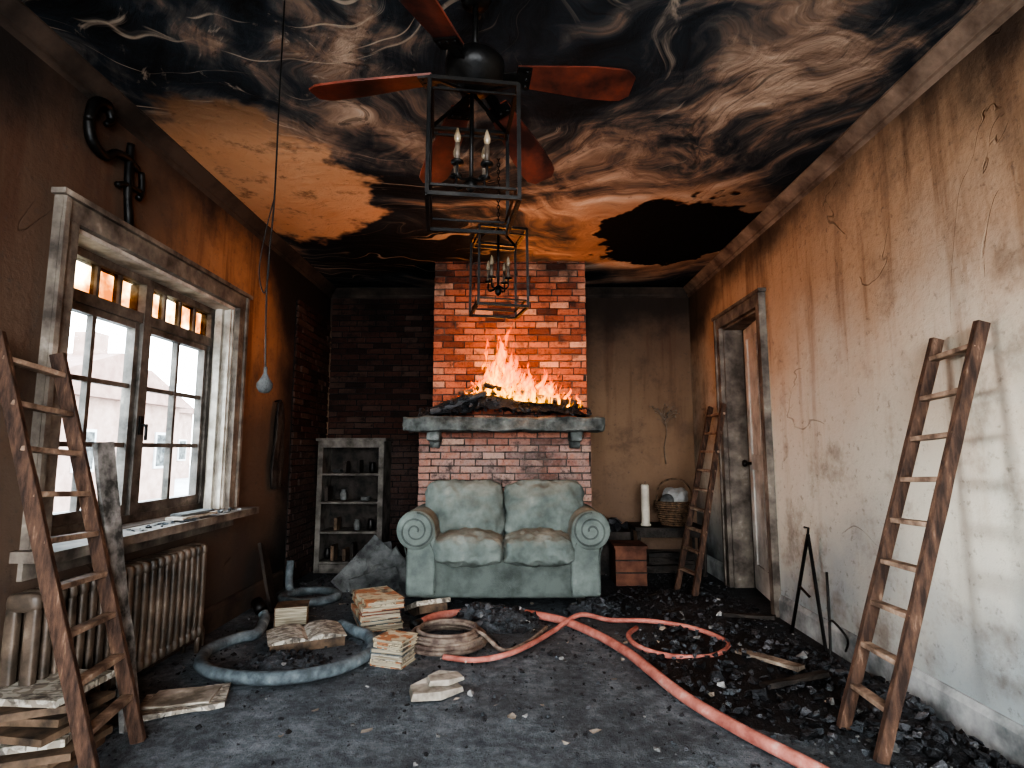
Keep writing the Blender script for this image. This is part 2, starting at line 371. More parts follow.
def baseb(name,axis,pos,sgn,a,b,mt,h=.15):
    m=M(); prof=[(0,0),(.022,0),(.022,h-.03),(.014,h-.015),(.01,h),(0,h)];n=len(prof);vs=[]
    for t in(a,b):
        for u,w in prof: q=pos+sgn*u; vs.append((q,t,w) if axis=='x' else (t,q,w))
    fs=[(k,k+1,n+k+1,n+k) for k in range(n-1)]+[tuple(range(n)),tuple(range(n,2*n))]
    m.add(vs,fs,mt); m.build(name)
baseb('baseboard_right','x',XR,-1,YF,DY0-.1,m_base); baseb('baseboard_right_far','x',XR,-1,DY1+.1,YB,m_base)
baseb('baseboard_left','x',XL,1,YF,4.7,m_trimd); baseb('baseboard_back','y',YB,-1,.66,XR-.02,m_trimd)
# ------------------------------------------------------------------ bricks
def bricks(m,o,u,nrm,W,H,mb,mm,jit=.008,back=.02,z0=0):
    o=Vector(o);u=Vector(u);nrm=Vector(nrm);Z=Vector((0,0,1))
    def slab(a0,a1,b0,b1,d0,d1,mt,rnd=None,j=0):
        vs=[]
        for d in(d0,d1):
            for a,b in((a0,b0),(a1,b0),(a1,b1),(a0,b1)): vs.append(o+u*(a+R(-j,j))+Z*(b+R(-j,j))+nrm*(d+R(-j,j)))
        m.add(vs,[(0,3,2,1),(4,5,6,7),(0,1,5,4),(1,2,6,5),(2,3,7,6),(3,0,4,7)],mt,False,rnd)
    slab(0,W,0,H,-back,0.0,mm)
    row=0;z=0.004;bh=.047;bl=.172;gp=.011
    while z<H-.01:
        h=min(bh,H-z); x=0 if row%2==0 else -bl/2
        while x<W:
            L=bl*R(.9,1.1); a=max(x,0);b=min(x+L,W)
            if b-a>.02: slab(a,b,z,z+h,-.002,.010+R(0,jit),mb,None,.003)
            x+=L+gp
        z+=bh+gp; row+=1
CF,CF2=4.80,4.74
m=M()
bricks(m,(-.70,CF,1.36),(1,0,0),(0,-1,0),1.32,ZC-1.36,m_brick,m_mortar,.016)
bricks(m,(-.80,CF2,0),(1,0,0),(0,-1,0),1.44,1.27,m_brick,m_mortar,.016)
m.box((-.69,CF+.02,1.3),(.61,YB,ZC),m_mortar); m.box((-.79,CF2+.02,0),(.63,YB,1.3),m_mortar)
for X,sg in((-.70,-1),(.62,1)): bricks(m,(X-sg*.01,CF+.01,1.36),(0,1,0),(sg,0,0),YB-CF-.01,ZC-1.36,m_brick,m_mortar,back=.005)
for X,sg in((-.80,-1),(.64,1)): bricks(m,(X-sg*.01,CF2+.01,0),(0,1,0),(sg,0,0),YB-CF2-.01,1.27,m_brick,m_mortar,back=.005)
m.build('brick_chimney_breast')
m=M()
bricks(m,(XL+.03,YB-.02,0),(1,0,0),(0,-1,0),1.06,ZC-.11,m_brickd,m_mortard); m.build('wall_back_brickwork')
m=M()
bricks(m,(XL+.012,4.75,0),(0,1,0),(1,0,0),YB-4.8,2.42,m_brickd,m_mortard,.012,back=.01)
m.build('wall_left_brickwork')
m=M()
m.puff((-.085,4.60,1.325),(1.60,.34,.115),m_stone,34,.10,(0,0,0),.014,9,fine=.6)
for X in(-.66,.50):
    m.puff((X,4.63,1.235),(.10,.20,.09),m_stone,8,.2,(0,0,0),.008,14); m.puff((X,4.68,1.17),(.085,.11,.07),m_stone,8,.3,(0,0,0),.008,14)
m.build('stone_mantel')
# charred heap on mantel
m=M()
gx,gy=60,14;vs=[];fs=[]
def heap(x):
    return .055+.19*math.exp(-((x+.22)/.27)**2)+.08*math.exp(-((x-.25)/.28)**2)
for i in range(gx+1):
    for j in range(gy+1):
        x=-.78+1.4*i/gx; y=4.47+.30*j/gy
        e=min(1,min(i,gx-i)/5)*math.sin(PI*min(1,(j+1)/gy*.85))**.7
        h=heap(x)*e*(1+.6*mn.noise(Vector((x*9,y*9,0))))+.02*mn.noise(Vector((x*30,y*30,3)))
        vs.append((x,y,1.375+max(0,h)))
for i in range(gx):
    for j in range(gy): a=i*(gy+1)+j; fs.append((a,a+gy+1,a+gy+2,a+1))
m.add(vs,fs,m_char)
for i in range(460):
    x=max(-.76,min(.6,random.gauss(-.12,.33))); y=R(4.45,4.72); m.rock((x,y,1.385+heap(x)*R(.2,1.0)),R(.010,.034),m_char if random.random()<.9 else m_ash)
for i in range(40):
    x=R(-.58,.42);L=R(.14,.36);an=R(-.5,.5);z=1.41+heap(x)*R(.4,.95);y=R(4.46,4.66)
    sl=(.5 if x<-.25 else -.3)*R(.3,1)
    d=Vector((math.cos(an)*L/2,math.sin(an)*L/4,sl*L/2)); c=Vector((x,y,z)); n0=[c-d+ (d*2)*k/5+Vector((R(-1,1),R(-1,1),R(-1,1)))*.008 for k in range(6)]
    m.tube(n0,[R(.008,.024) for _ in range(6)],m_char,7,smooth=False)
m.build('charred_debris_heap')
# flames
t=NT('flame'); T=t.attr('t');E=t.attr('e')
n=t.noise(t.vmath('MULTIPLY',t.P,(1,1,.45)),22,4,.6,.6)
col=t.ramp(T,[(0,(1,.42,.03)),(.3,(1,.27,.010)),(.65,(1,.13,.003)),(1,(.75,.04,.001))])
a=t.math('MULTIPLY',t.mr(E,.02,.7),t.mr(T,1.0,.55,0,1)); a=t.math('MULTIPLY',a,t.mr(n,.40,.56,.02,1)); a=t.math('MULTIPLY',a,.88)
em=t.t.nodes.new('ShaderNodeEmission'); t.set(em.inputs[0],col); t.set(em.inputs[1],t.math('MULTIPLY',t.mr(T,0,1,2.2,1.3),t.mr(n,.4,.64,.35,1.7)))
tr=t.t.nodes.new('ShaderNodeBsdfTransparent'); mx=t.t.nodes.new('ShaderNodeMixShader')
t.set(mx.inputs[0],a); t.t.links.new(tr.outputs[0],mx.inputs[1]); t.t.links.new(em.outputs[0],mx.inputs[2]); t.t.links.new(mx.outputs[0],t.out.inputs[0])
m=M();ta=[];ea=[]
def fh(x): return .10+.42*math.exp(-((x+.20)/.09)**2)+.22*math.exp(-((x+.02)/.20)**2)+.13*math.exp(-((x-.3)/.2)**2)
for i in range(140):
    x=random.gauss(.0,.28)
    if x<-.46 or x>.54: continue
    y=R(4.44,4.66); H=fh(x)*R(.4,1.15); Wd=R(.015,.035)+H*.09; an=R(-.6,.6); ph=R(0,6); lean=R(-.1,.4)
    vs=[];fs=[];NS,NW=16,6
    for a_ in range(NS+1):
        tt=a_/NS; z=1.395+heap(x)*.65+H*tt
        wx=lean*H*tt+math.sin(ph+tt*7)*.035*tt; wy=math.cos(ph*2+tt*5)*.018*tt
        wd=Wd*(math.sin(PI*min(1,tt*.75+.25))**.8)*(1-tt)**.6
        for b_ in range(NW+1):
            ss=-1+2*b_/NW
            vs.append((x+wx+ss*wd*math.cos(an),y+wy+ss*wd*math.sin(an)+.01*ss*ss,z)); ta.append(tt);ea.append(1-abs(ss))
    for a_ in range(NS):
        for b_ in range(NW): q=a_*(NW+1)+b_; fs.append((q,q+1,q+NW+2,q+NW+1))
    m.add(vs,fs,t.m,True)
m.a={'t':ta,'e':ea}; m.build('flames')
# ------------------------------------------------------------------ window
t=NT('window_glass'); gl=t.t.nodes.new('ShaderNodeBsdfGlossy'); gl.inputs['Roughness'].default_value=.05
tr=t.t.nodes.new('ShaderNodeBsdfTransparent'); tr.inputs[0].default_value=(.93,.96,.96,1)
mx=t.t.nodes.new('ShaderNodeMixShader'); t.set(mx.inputs[0],t.mr(t.noise(None,6,6),.4,.7,.03,.10)); t.t.links.new(tr.outputs[0],mx.inputs[1]); t.t.links.new(gl.outputs[0],mx.inputs[2]); t.t.links.new(mx.outputs[0],t.out.inputs[0])
m_glass=t.m
t=NT('reflection_tinted_glass'); tr=t.t.nodes.new('ShaderNodeBsdfTransparent'); t.set(tr.inputs[0],t.ramp(t.noise(None,5,4),[(.38,(.34,.17,.07)),(.5,(.58,.42,.26)),(.60,(.80,.74,.62))])); t.t.links.new(tr.outputs[0],t.out.inputs[0])
m_refl_tint=t.m  # orange reflection in the top panes put into the glass tint
m=M(); wx=XL-.16
for a,b in(((XL,OY0-.10,OZ0-.002),(XL+.035,OY0,OZ1)),((XL,OY1,OZ0-.002),(XL+.035,OY1+.10,OZ1)),((XL,OY0-.10,OZ1),(XL+.038,OY1+.10,OZ1+.088)),((XL,OY0-.12,OZ1+.088),(XL+.06,OY1+.12,OZ1+.112)),
    ((XL+.033,OY1+.07,OZ0),(XL+.05,OY1+.097,OZ1+.086)),((XL+.033,OY0-.097,OZ0),(XL+.05,OY0-.07,OZ1+.086)),
    ((XL-.2,OY0-.14,OZ0-.045),(XL+.17,OY1+.14,OZ0-.003)),((XL,OY0-.1,OZ0-.12),(XL+.02,OY1+.1,OZ0-.046))): m.box(a,b,m_paint)
for a,b in(((XL-.2,OY0-.001,OZ0),(XL+.001,OY0+.02,OZ1-.02)),((XL-.2,OY1-.02,OZ0),(XL+.001,OY1+.001,OZ1-.02)),((XL-.2,OY0,OZ1-.02),(XL+.001,OY1,OZ1+.001)),
    ((XL-.10,OY1-.05,OZ0),(XL-.06,OY1-.02,OZ1-.02)),((XL-.03,OY1-.035,OZ0),(XL-.01,OY1-.02,OZ1-.02))): m.box(a,b,m_reveal_lit)
ym=(OY0+OY1)/2; zt=1.83; bc_=[0]
def bar(y0,y1,z0,z1,d=.05,mt=None):
    bc_[0]+=1; d+=.0011*bc_[0]%.006; m.box((wx-d/2,y0,z0),(wx+d/2,y1,z1),mt or m_sash)
bar(OY0+.02,OY0+.05,OZ0,OZ1-.02,.07);bar(OY1-.06,OY1-.02,OZ0,OZ1-.02,.07);bar(OY0+.05,OY1-.06,OZ0,OZ0+.04,.068);bar(OY0+.05,OY1-.06,OZ1-.06,OZ1-.02,.068)
bar(ym-.03,ym+.03,OZ0+.04,OZ1-.06,.085);bar(OY0+.05,ym-.03,zt-.028,zt+.028,.08);bar(ym+.03,OY1-.06,zt-.028,zt+.028,.08)
for y0,y1 in((OY0+.05,ym-.03),(ym+.03,OY1-.06)):
    za,zb=OZ0+.04,zt-.028
    for q in((y0,y0+.035,za,zb),(y1-.035,y1,za,zb),(y0+.035,y1-.035,za,za+.055),(y0+.035,y1-.035,zb-.035,zb)): bar(*q,.045)
    yc=(y0+y1)/2; bar(yc-.012,yc+.012,za+.055,zb-.035,.03)
    for k in(1,2):
        zz=za+.055+(zb-.035-za-.055)*k/3
        m.box((wx-.0135,y0+.035,zz-.012),(wx+.0135,y1-.035,zz+.012),m_sash)
    for k in range(1,4): yy=y0+(y1-y0)*k/4; bar(yy-.01,yy+.01,zt+.028,OZ1-.06,.03)
    m.box((wx-.003,y0,za),(wx+.003,y1,zb),m_glass); m.box((wx-.003,y0,zt+.028),(wx+.003,y1,OZ1-.06),m_refl_tint)
m.box((wx+.03,ym-.012,1.20),(wx+.055,ym+.012,1.30),m_iron); m.cyl((wx+.05,ym,1.25),(wx+.085,ym,1.25),.008,m_iron); m.cyl((wx+.08,ym,1.255),(wx+.08,ym+.0,1.17),.008,m_iron)
m.build('window_1')
m=M()
for i in range(60): m.rock((R(-1.87,-1.75),R(2.7,3.75),OZ0+.0),R(.006,.026),m_white if random.random()<.4 else m_ash,.5)
m.beam((-1.82,3.05,OZ0+.012),(-1.80,3.36,OZ0+.016),.10,.012,m_paper,(1,0,0)); m.beam((-1.84,3.1,OZ0+.026),(-1.78,3.32,OZ0+.034),.08,.01,m_cloth,(1,0,0)); m.build('sill_debris')
# ------------------------------------------------------------------ door
m=M()
for a,b in(((XR-.035,DY0-.09,0),(XR,DY0,DZ)),((XR-.035,DY1,0),(XR,DY1+.09,DZ)),((XR-.038,DY0-.09,DZ),(XR,DY1+.09,DZ+.088)),((XR-.055,DY0-.11,DZ+.088),(XR,DY1+.11,DZ+.113)),
  ((XR-.048,DY0-.088,0),(XR-.033,DY0-.065,DZ+.086)),((XR-.048,DY1+.065,0),(XR-.033,DY1+.088,DZ+.086)),
  ((XR-.001,DY0-.001,0),(XR+.161,DY0+.018,DZ-.018)),((XR-.001,DY1-.018,0),(XR+.161,DY1+.001,DZ-.018)),((XR-.001,DY0-.001,DZ-.018),(XR+.161,DY1+.001,DZ+.001))): m.box(a,b,m_paint)
m.build('trim_door')
m=M(); W=.66;H=2.12
mx=Matrix.Translation((XR+.07,DY0+.03,.01))@Matrix.Rotation(math.radians(-9),4,'Z')
md=pmat('door_paint',(.30,.28,.25),(.60,.57,.52),4,.7,.4,40,.004,c3=(.7,.67,.62))
m.box((-.01,0,0),(.01,W,H),md,mx=mx)
for a,b in(((0,.0),(.09,H)),((W-.09,0),(W,H)),((.09,0),(W-.09,.2)),((.09,H-.1),(W-.09,H)),((.09,.95),(W-.09,1.07)),((W/2-.04,.2),(W/2+.04,.95)),((W/2-.04,1.07),(W/2+.04,H-.1))): m.box((-.022,a[0],a[1]),(.022,b[0],b[1]),md,mx=mx)
m.lathe((0,0,0),[(.012,0),(.012,.03),(.026,.04),(.030,.055),(.02,.07),(.0,.072)],m_iron,14,mx=mx@Matrix.Translation((-.02,W-.06,1.0))@Matrix.Rotation(-PI/2,4,'Y'))
m.build('door_1',.003)
# ------------------------------------------------------------------ sofa
def sofa():
    e=bpy.data.objects.new('loveseat_sofa',None); sc.collection.objects.link(e); e.location=(-.08,4.42,0)
    def part(n,m,bv=0):
        o=m.build(n,bv); w=o.location.copy(); o.parent=e; o.location=w-Vector(e.location)
    cx=-.08; y0,y1=4.10,4.70
    m=M(); m.puff((cx,4.39,.205),(1.28,.56,.27),m_fab_shade,20,.10,nz=.004,ns=7,fine=.6); part('base',m)
    m=M(); m.puff((cx,4.63,.46),(1.28,.15,.64),m_fabric,16,.25,nz=.006,ns=6); part('back_frame',m)
    for k,s in enumerate((-1,1)):
        m=M()
        m.puff((cx+s*.256,4.31,.395),(.510,.56,.165),m_fabric,40,.30,(.0,.01,.060),.014,7,seed=k*9,mx=Matrix.Rotation(-.03,3,'X'),fine=1.2)
        part('seat_cushion_%d'%(k+1),m)
        m=M(); mx=Matrix.Rotation(-.20,3,'X')@Matrix.Rotation(R(-.02,.02),3,'Y')
        m.puff((cx+s*.310,4.49,.650),(.610,.20,.44),m_fabric,44,.30,(.0,.07,.015),.014,6,seed=20+k*9,mx=mx,fine=1.1); part('back_cushion_%d'%(k+1),m)
        m=M(); ax=cx+s*.585
        m.puff((ax,4.385,.31),(.21,.60,.46),m_fabric,18,.12,nz=.004,ns=7,fine=.6)
        rx=cx+s*.625; rz=.548
        K=24
        pts=[Vector((rx,y0-.02+.62*i/K,rz+.003*math.sin(i))) for i in range(K+1)]
        m.tube(pts,[.136+.003*math.sin(i*1.7)+.002*math.sin(i*3.1) for i in range(K+1)],m_fabric,32)
        m.puff((rx,y0-.018,rz),(.268,.05,.268),m_fabric,12,1,nz=.002,ns=15)
        m.tube([(rx+(.128-.11*q/72)*math.cos(s*(q*.20)+1.5),y0-.030-.012*q/72,rz+(.128-.11*q/72)*math.sin(s*(q*.20)+1.5)) for q in range(73)],.0075,m_fab_shade,6)
        m.tube([(rx+s*.08,y0-.012,rz-.11),(ax+s*.100,y0-.006,rz-.20),(ax+s*.10,y0-.006,.12)],.006,m_fab_shade,6,sub=5)
        m.tube([(rx-s*.10,y0-.012,rz-.08),(ax-s*.10,y0-.006,rz-.20),(ax-s*.10,y0-.006,.12)],.006,m_fab_shade,6,sub=5)
        part('rolled_arm_%d'%(k+1),m)
        m=M()
        for yy in(4.16,4.62): m.lathe((cx+s*.56,yy,0),[(.018,0),(.026,.03),(.034,.075),(.036,.09)],m_dark,12)
        part('feet_%d'%(k+1),m)
sofa()
# ------------------------------------------------------------------ ladders
def ladder(a0,a1,b0,b1,n,w=.028,d=.062,rr=.017,z0=.18,name='wooden_ladder',jit=.0015):
    m=M();a0,a1,b0,b1=map(Vector,(a0,a1,b0,b1)); ref=(b0-a0)
    m.beam(a0,a1,w,d,m_wood,ref,14,jit); m.beam(b0,b1,w,d,m_wood,ref,14,jit)
    L=(a1-a0).length
    for i in range(n):
        t=(z0+(L-z0*1.5)*i/(n-1))/L; p=a0+(a1-a0)*t;q=b0+(b1-b0)*t
        e=(q-p).normalized()*.012
        m.beam(p-e,q+e,.020,.042,m_rung,(0,0,1),3,.001)
    return m.build(name,.003)
ladder((1.33,2.42,.0),(1.765,2.31,1.58),(1.32,2.17,.0),(1.765,2.08,1.60),9,.028,.046)
ladder((-1.45,2.30,.0),(-1.825,2.20,1.50),(-1.38,1.98,.0),(-1.825,1.93,1.53),9,.028,.05)
ladder((1.30,4.66,0),(1.76,5.02,1.50),(1.36,4.40,0),(1.735,4.64,1.50),9,.026,.045)
m=M(); m.beam((-1.56,2.42,0),(-1.70,2.32,1.15),.018,.10,pmat('weathered_plank',(.04,.04,.036),(.24,.23,.215),14,.9,.8,40,.006,c3=(.45,.44,.41)),(1,0,0),12,.004); m.build('leaning_plank')
# ------------------------------------------------------------------ radiator
m=M(); ns=21
for i in range(ns):
    y=2.14+1.12*i/(ns-1)
    for X in(-1.845,-1.77): m.puff((X,y,.335),(.045,.036,.50),m_rad,8,.45)
    m.puff((-1.807,y,.56),(.125,.046,.07),m_rad,6,.6); m.puff((-1.807,y,.115),(.125,.046,.07),m_rad,6,.6)
for z in(.56,.115): m.cyl((-1.807,2.13,z),(-1.807,3.28,z),.022,m_rad,12)
for y in(2.14,3.26):
    for X in(-1.845,-1.77): m.cyl((X,y,0),(X,y,.12),.014,m_rad,8)
m.tube([(-1.807,3.28,.115),(-1.807,3.36,.115),(-1.807,3.38,.08),(-1.807,3.38,0)],.012,m_rad,8); m.cyl((-1.807,3.31,.115),(-1.807,3.31,.17),.018,m_iron,10)
m.build('column_radiator')
# ------------------------------------------------------------------ bookcase
m=M(); x0,x1,y0,y1,H=-1.84,-1.22,5.28,5.58,1.2
m.box((x0,y0,0),(x0+.035,y1,H),m_shelf);m.box((x1-.035,y0,0),(x1,y1,H),m_shelf);m.box((x0-.02,y0-.02,H),(x1+.02,y1,H+.03),m_shelf);m.box((x0+.03,y1-.015,0),(x1-.03,y1-.001,H),m_dark)
m.box((x0,y0-.008,0),(x0+.05,y0,H),m_shelf);m.box((x1-.05,y0-.008,0),(x1,y0,H),m_shelf);m.box((x0+.05,y0-.007,H-.06),(x1-.05,y0,H),m_shelf);m.box((x0+.05,y0-.007,0),(x1-.05,y0,.08),m_shelf)
for z in(.08,.35,.62,.88): m.box((x0+.03,y0+.001,z),(x1-.03,y1-.016,z+.022),m_shelf)
m.build('bookcase',.003)
m=M()
for z in(.102,.372,.642,.902):
    x=x0+.08
    while x<x1-.1:
        k=random.random();y=R(5.36,5.44)
        if k<.35: m.lathe((x,y,z),[(.02,0),(.03,.01),(.033,.06),(.02,.09),(.022,.1)],random.choice((m_cloth,m_iron,m_cloth)),12)
        elif k<.6: m.beam((x,y,z),(x,y,z+R(.1,.16)),.03,.12,random.choice((m_cover,m_covb,m_dark)),(1,0,0))
        elif k<.8: m.box((x-.04,y-.04,z),(x+.03,y+.05,z+R(.02,.05)),random.choice((m_paper,m_cloth,m_cover)))
        x+=R(.06,.13)
m.build('shelf_clutter')
# ------------------------------------------------------------------ ceiling fan
m=M(); c=Vector((-.14,1.85,2.46))
m.lathe((c.x,c.y,ZC-.06),[(.02,-.0),(.05,.012),(.065,.06)],m_iron); m.cyl((c.x,c.y,c.z+.03),(c.x,c.y,ZC-.03),.011,m_iron,12)
m.lathe(c,[(.02,-.085),(.055,-.075),(.065,-.05),(.095,-.035),(.105,-.01),(.105,.025),(.085,.045),(.04,.06),(.025,.085),(.012,.09)],m_iron,32)
for an,Rr,dr in((246,.62,.0),(172,.61,.02),(115,.56,.17),(60,.56,.17),(8,.58,.0)):
    a=math.radians(an); rot=Matrix.Translation(c)@Matrix.Rotation(a,4,'Z')@Matrix.Rotation(math.asin(dr/Rr) ,4,'Y')@Matrix.Rotation(math.radians(-13),4,'X')
    m.box((.08,-.018,-.02),(.19,.018,-.012),m_iron,mx=rot); m.box((.15,-.045,-.0205),(.20,.045,-.0125),m_iron,mx=rot)
    for by in(-.03,0,.03): m.lathe((.185,by,-.024),[(.002,0),(.006,.002),(.006,.006)],m_iron,8,mx=rot)
    K=14;vs=[]
    for i in range(K+1):
        t_=i/K;x=.15+(Rr-.15)*t_; w=.042+.026*min(1,t_*1.6)
        if t_>.88: w*=math.sqrt(max(.35,1-((t_-.88)/.12)**2*.65))
        for zz in(-.012,-.004):
            vs+= [(x,-w,zz),(x,w,zz)]
    fs=[]
    for i in range(K):
        q=i*4; fs+=[(q,q+4,q+5,q+1),(q+2,q+3,q+7,q+6),(q,q+2,q+6,q+4),(q+1,q+5,q+7,q+3)]
    fs+=[(0,1,3,2),(K*4,K*4+2,K*4+3,K*4+1)]
    m.add(vs,fs,m_blade,mx=rot)
m.build('ceiling_fan')
# ------------------------------------------------------------------ lantern chandeliers
m_amb2=pmat('smoked_bulb',(.14,.10,.06),(.30,.24,.17),8,.2,.1,spec=.6)
m_sleeve=pmat('candle_sleeve',(.05,.035,.025),(.15,.115,.085),8,.5,.2)
def cage(c,w,h,rot,top,wt=None,b=.0055):
    m=M(); wt=wt or w; mx=Matrix.Translation(Vector(c))@Matrix.Rotation(math.radians(rot),4,'Z')
    P=lambda x,y,z: mx@Vector((x,y,z))
    def rect(s,z,bb=b):
        q=[(-s,-s),(s,-s),(s,s),(-s,s)]
        for i in range(4): a=q[i];d=q[(i+1)%4]; m.beam(P(*a,z),P(*d,z),bb*2,bb*2,m_iron,(0,0,1))
        return q
    rect(w/2,0);rect(wt/2,h);rect(w/2*.93,.035,b*.6);rect(wt/2*.93,h-.03,b*.6)
    for sx,sy in((-1,-1),(1,-1),(1,1),(-1,1)):
        m.beam(P(sx*w/2,sy*w/2,0),P(sx*wt/2,sy*wt/2,h),b*2,b*2,m_iron,(1,0,0))
        m.beam(P(sx*wt/2,sy*wt/2,h),P(0,0,h+.055),b*1.4,b*1.4,m_iron,(0,0,1))
        m.tube([P(sx*w*.0,sy*w*.0,h*.34),P(sx*w*.10,sy*w*.10,h*.28),P(sx*w*.17,sy*w*.17,h*.30),P(sx*w*.17,sy*w*.17,h*.40)],.005,m_iron,6,sub=4)
        p=P(sx*w*.17,sy*w*.17,h*.39)
        m.lathe(p,[(.006,0),(.022,.004),(.022,.010),(.010,.014)],m_iron,12); m.cyl(p+Vector((0,0,.012)),p+Vector((0,0,.075)),.009,m_sleeve,10)
        m.lathe(p+Vector((0,0,.075)),[(.006,0),(.012,.012),(.013,.022),(.007,.045),(.001,.058)],m_amb2,10)
    m.cyl(P(0,0,h*.26),P(0,0,h+.06),.007,m_iron,8); m.lathe(P(0,0,h*.2),[(.001,0),(.016,.012),(.02,.03),(.008,.05)],m_iron,12)
    z=c[2]+h+.05;k=0
    while z<top-.006:
        r=.013; d=Vector((1,0,0)) if k%2 else Vector((0,1,0))
        m.tube([Vector((c[0],c[1],z+r))+d*r*.6*math.cos(a)+Vector((0,0,1))*r*math.sin(a) for a in [2*PI*i/10 for i in range(10)]],.0028,m_iron,5,True)
        z+=.021;k+=1
    return m.build('lantern_chandelier')
cage((-.15,1.85,1.925),.295,.395,8,2.385,.29,.0065)
cage((-.09,3.02,1.88),.27,.43,14,ZC,.26,.0065)
# ------------------------------------------------------------------ hanging wire
m=M()
m.tube([(-.85,1.89,ZC),(-.852,1.892,2.4),(-.85,1.89,2.0),(-.858,1.885,1.7),(-.85,1.89,1.38)],.003,m_iron,6,sub=8)
m.tube([(-.852,1.892,2.0),(-.875,1.89,1.88),(-.89,1.89,1.74),(-.87,1.89,1.66),(-.855,1.886,1.72),(-.856,1.886,1.85)],.0022,m_iron,5,sub=8)
m.lathe((-.85,1.89,1.31),[(.001,0),(.016,.004),(.026,.02),(.026,.034),(.014,.052),(.006,.07),(.006,.09)],m_cloth,16)
m.build('hanging_light_cord')
m=M(); X=-1.87
m.tube([(X,2.30,2.56),(X,2.33,2.66),(X,2.40,2.69),(X,2.43,2.64),(X,2.40,2.60)],[.02,.024,.024,.018,.012],m_iron,8,sub=6)
m.tube([(X,2.30,2.56),(X,2.33,2.48),(X,2.41,2.45),(X,2.47,2.50),(X,2.55,2.52),(X,2.63,2.50)],[.02,.024,.02,.018,.02,.016],m_iron,8,sub=6)
m.tube([(X,2.57,2.60),(X,2.57,2.45),(X,2.58,2.32),(X,2.60,2.20),(X,2.56,2.18)],[.018,.02,.018,.022,.016],m_iron,8,sub=6)
m.tube([(X,2.50,2.36),(X,2.56,2.39),(X,2.66,2.40)],.014,m_iron,8,sub=5); m.tube([(X,2.66,2.50),(X,2.67,2.40),(X,2.65,2.36)],.015,m_iron,8,sub=5)
for y,z in((2.33,2.66),(2.55,2.52),(2.57,2.4)): m.cyl((XL,y,z),(X,y,z),.01,m_iron,8)
m.build('iron_scroll_bracket')
m=M();vs=[];fs=[]
for i in range(9):
    for j in range(17):
        u=i/8;v=j/16; w=.03+.09*math.sin(v*2.2)+.015*math.sin(v*11)
        vs.append((-1.865+.018*math.sin(u*14+v*3),4.42+(u-.5)*w*1.6,1.50-.68*v+.02*mn.noise(Vector((u*5,v*5,0)))))
for i in range(8):
    for j in range(16): q=i*17+j; fs.append((q,q+17,q+18,q+1))
m.add(vs,fs,m_dark,True); m.cyl((-1.9,4.42,1.5),(-1.85,4.42,1.51),.008,m_iron,8); o=m.build('hanging_burnt_coat'); s=o.modifiers.new('s','SOLIDIFY'); s.thickness=.012
m=M(); m.beam((-1.66,4.02,0),(-1.85,4.22,.42),.02,.14,m_dark,(1,0,0),4,.004); m.build('broken_board')
# ------------------------------------------------------------------ hoses
def ring(cx,cy,rx,ry,a0,a1,z,n=24,wob=.01):
    return [(cx+rx*math.cos(math.radians(a0+(a1-a0)*i/n))+R(-wob,wob),cy+ry*math.sin(math.radians(a0+(a1-a0)*i/n))+R(-wob,wob),z) for i in range(n+1)]
m=M(); pts=[(-1.60,3.70,.09),(-1.57,3.66,.06)]+ring(-1.22,3.20,.445,.39,135,415,.036,22,.006)+[(-1.08,3.64,.04)]
m.tube(pts,.032,m_hoseg,14,sub=4); m.cyl((-1.62,3.72,.10),(-1.68,3.79,.13),.038,m_iron,14)
m.build('grey_suction_hose')
m=M(); m.tube(ring(-1.53,4.33,.20,.17,0,360,.034,18,.004)[:-1],.032,m_hoseg,12,True,sub=4)
m.tube([(-1.70,4.40,.05),(-1.74,4.46,.12),(-1.75,4.5,.26)],.030,m_hoseg,12,sub=6)
m.build('grey_suction_hose')
m=M();pts=[]
for k in range(7):
    rr=.245-.013*k; ox,oy=R(-.018,.018),R(-.018,.018); pts+=[(x+ox,y+oy,z) for x,y,z in ring(-.40,3.42,rr,rr*.92,0,345,.015+.011*k,16,.005)]
pts+=[(-.16,3.34,.06),(-.06,3.24,.018),(.06,3.36,.016),(.16,3.56,.016),(.20,3.66,.016)]
m.tube(pts,.0125,m_hoset,9,sub=3)
m.build('coiled_rope_hose')
m=M()
m.tube([(-.60,3.70,.03),(-.5,3.86,.03),(-.25,3.95,.03),(-.02,3.95,.03),(.28,3.78,.03),(.46,3.52,.032),(.60,3.22,.03),(.68,2.92,.03),(.76,2.62,.03),(.89,2.33,.03),(1.02,2.10,.03),(1.15,1.85,.03)],.026,m_hoser,12,sub=8)
m.cyl((-.60,3.70,.03),(-.63,3.64,.03),.030,m_iron,12)
m.build('red_fire_hose')
m=M()
m.tube([(-.38,3.14,.02),(-.20,3.10,.02),(-.02,3.20,.02),(.13,3.40,.02),(.25,3.60,.02),(.42,3.74,.070),(.62,3.80,.02),(.88,3.78,.02),(1.12,3.62,.02),(1.22,3.36,.02),(1.06,3.16,.02),(.84,3.16,.02),(.70,3.30,.02),(.68,3.50,.02),(.76,3.64,.02)],.015,m_hoser,10,sub=7)
m.build('thin_water_hose')
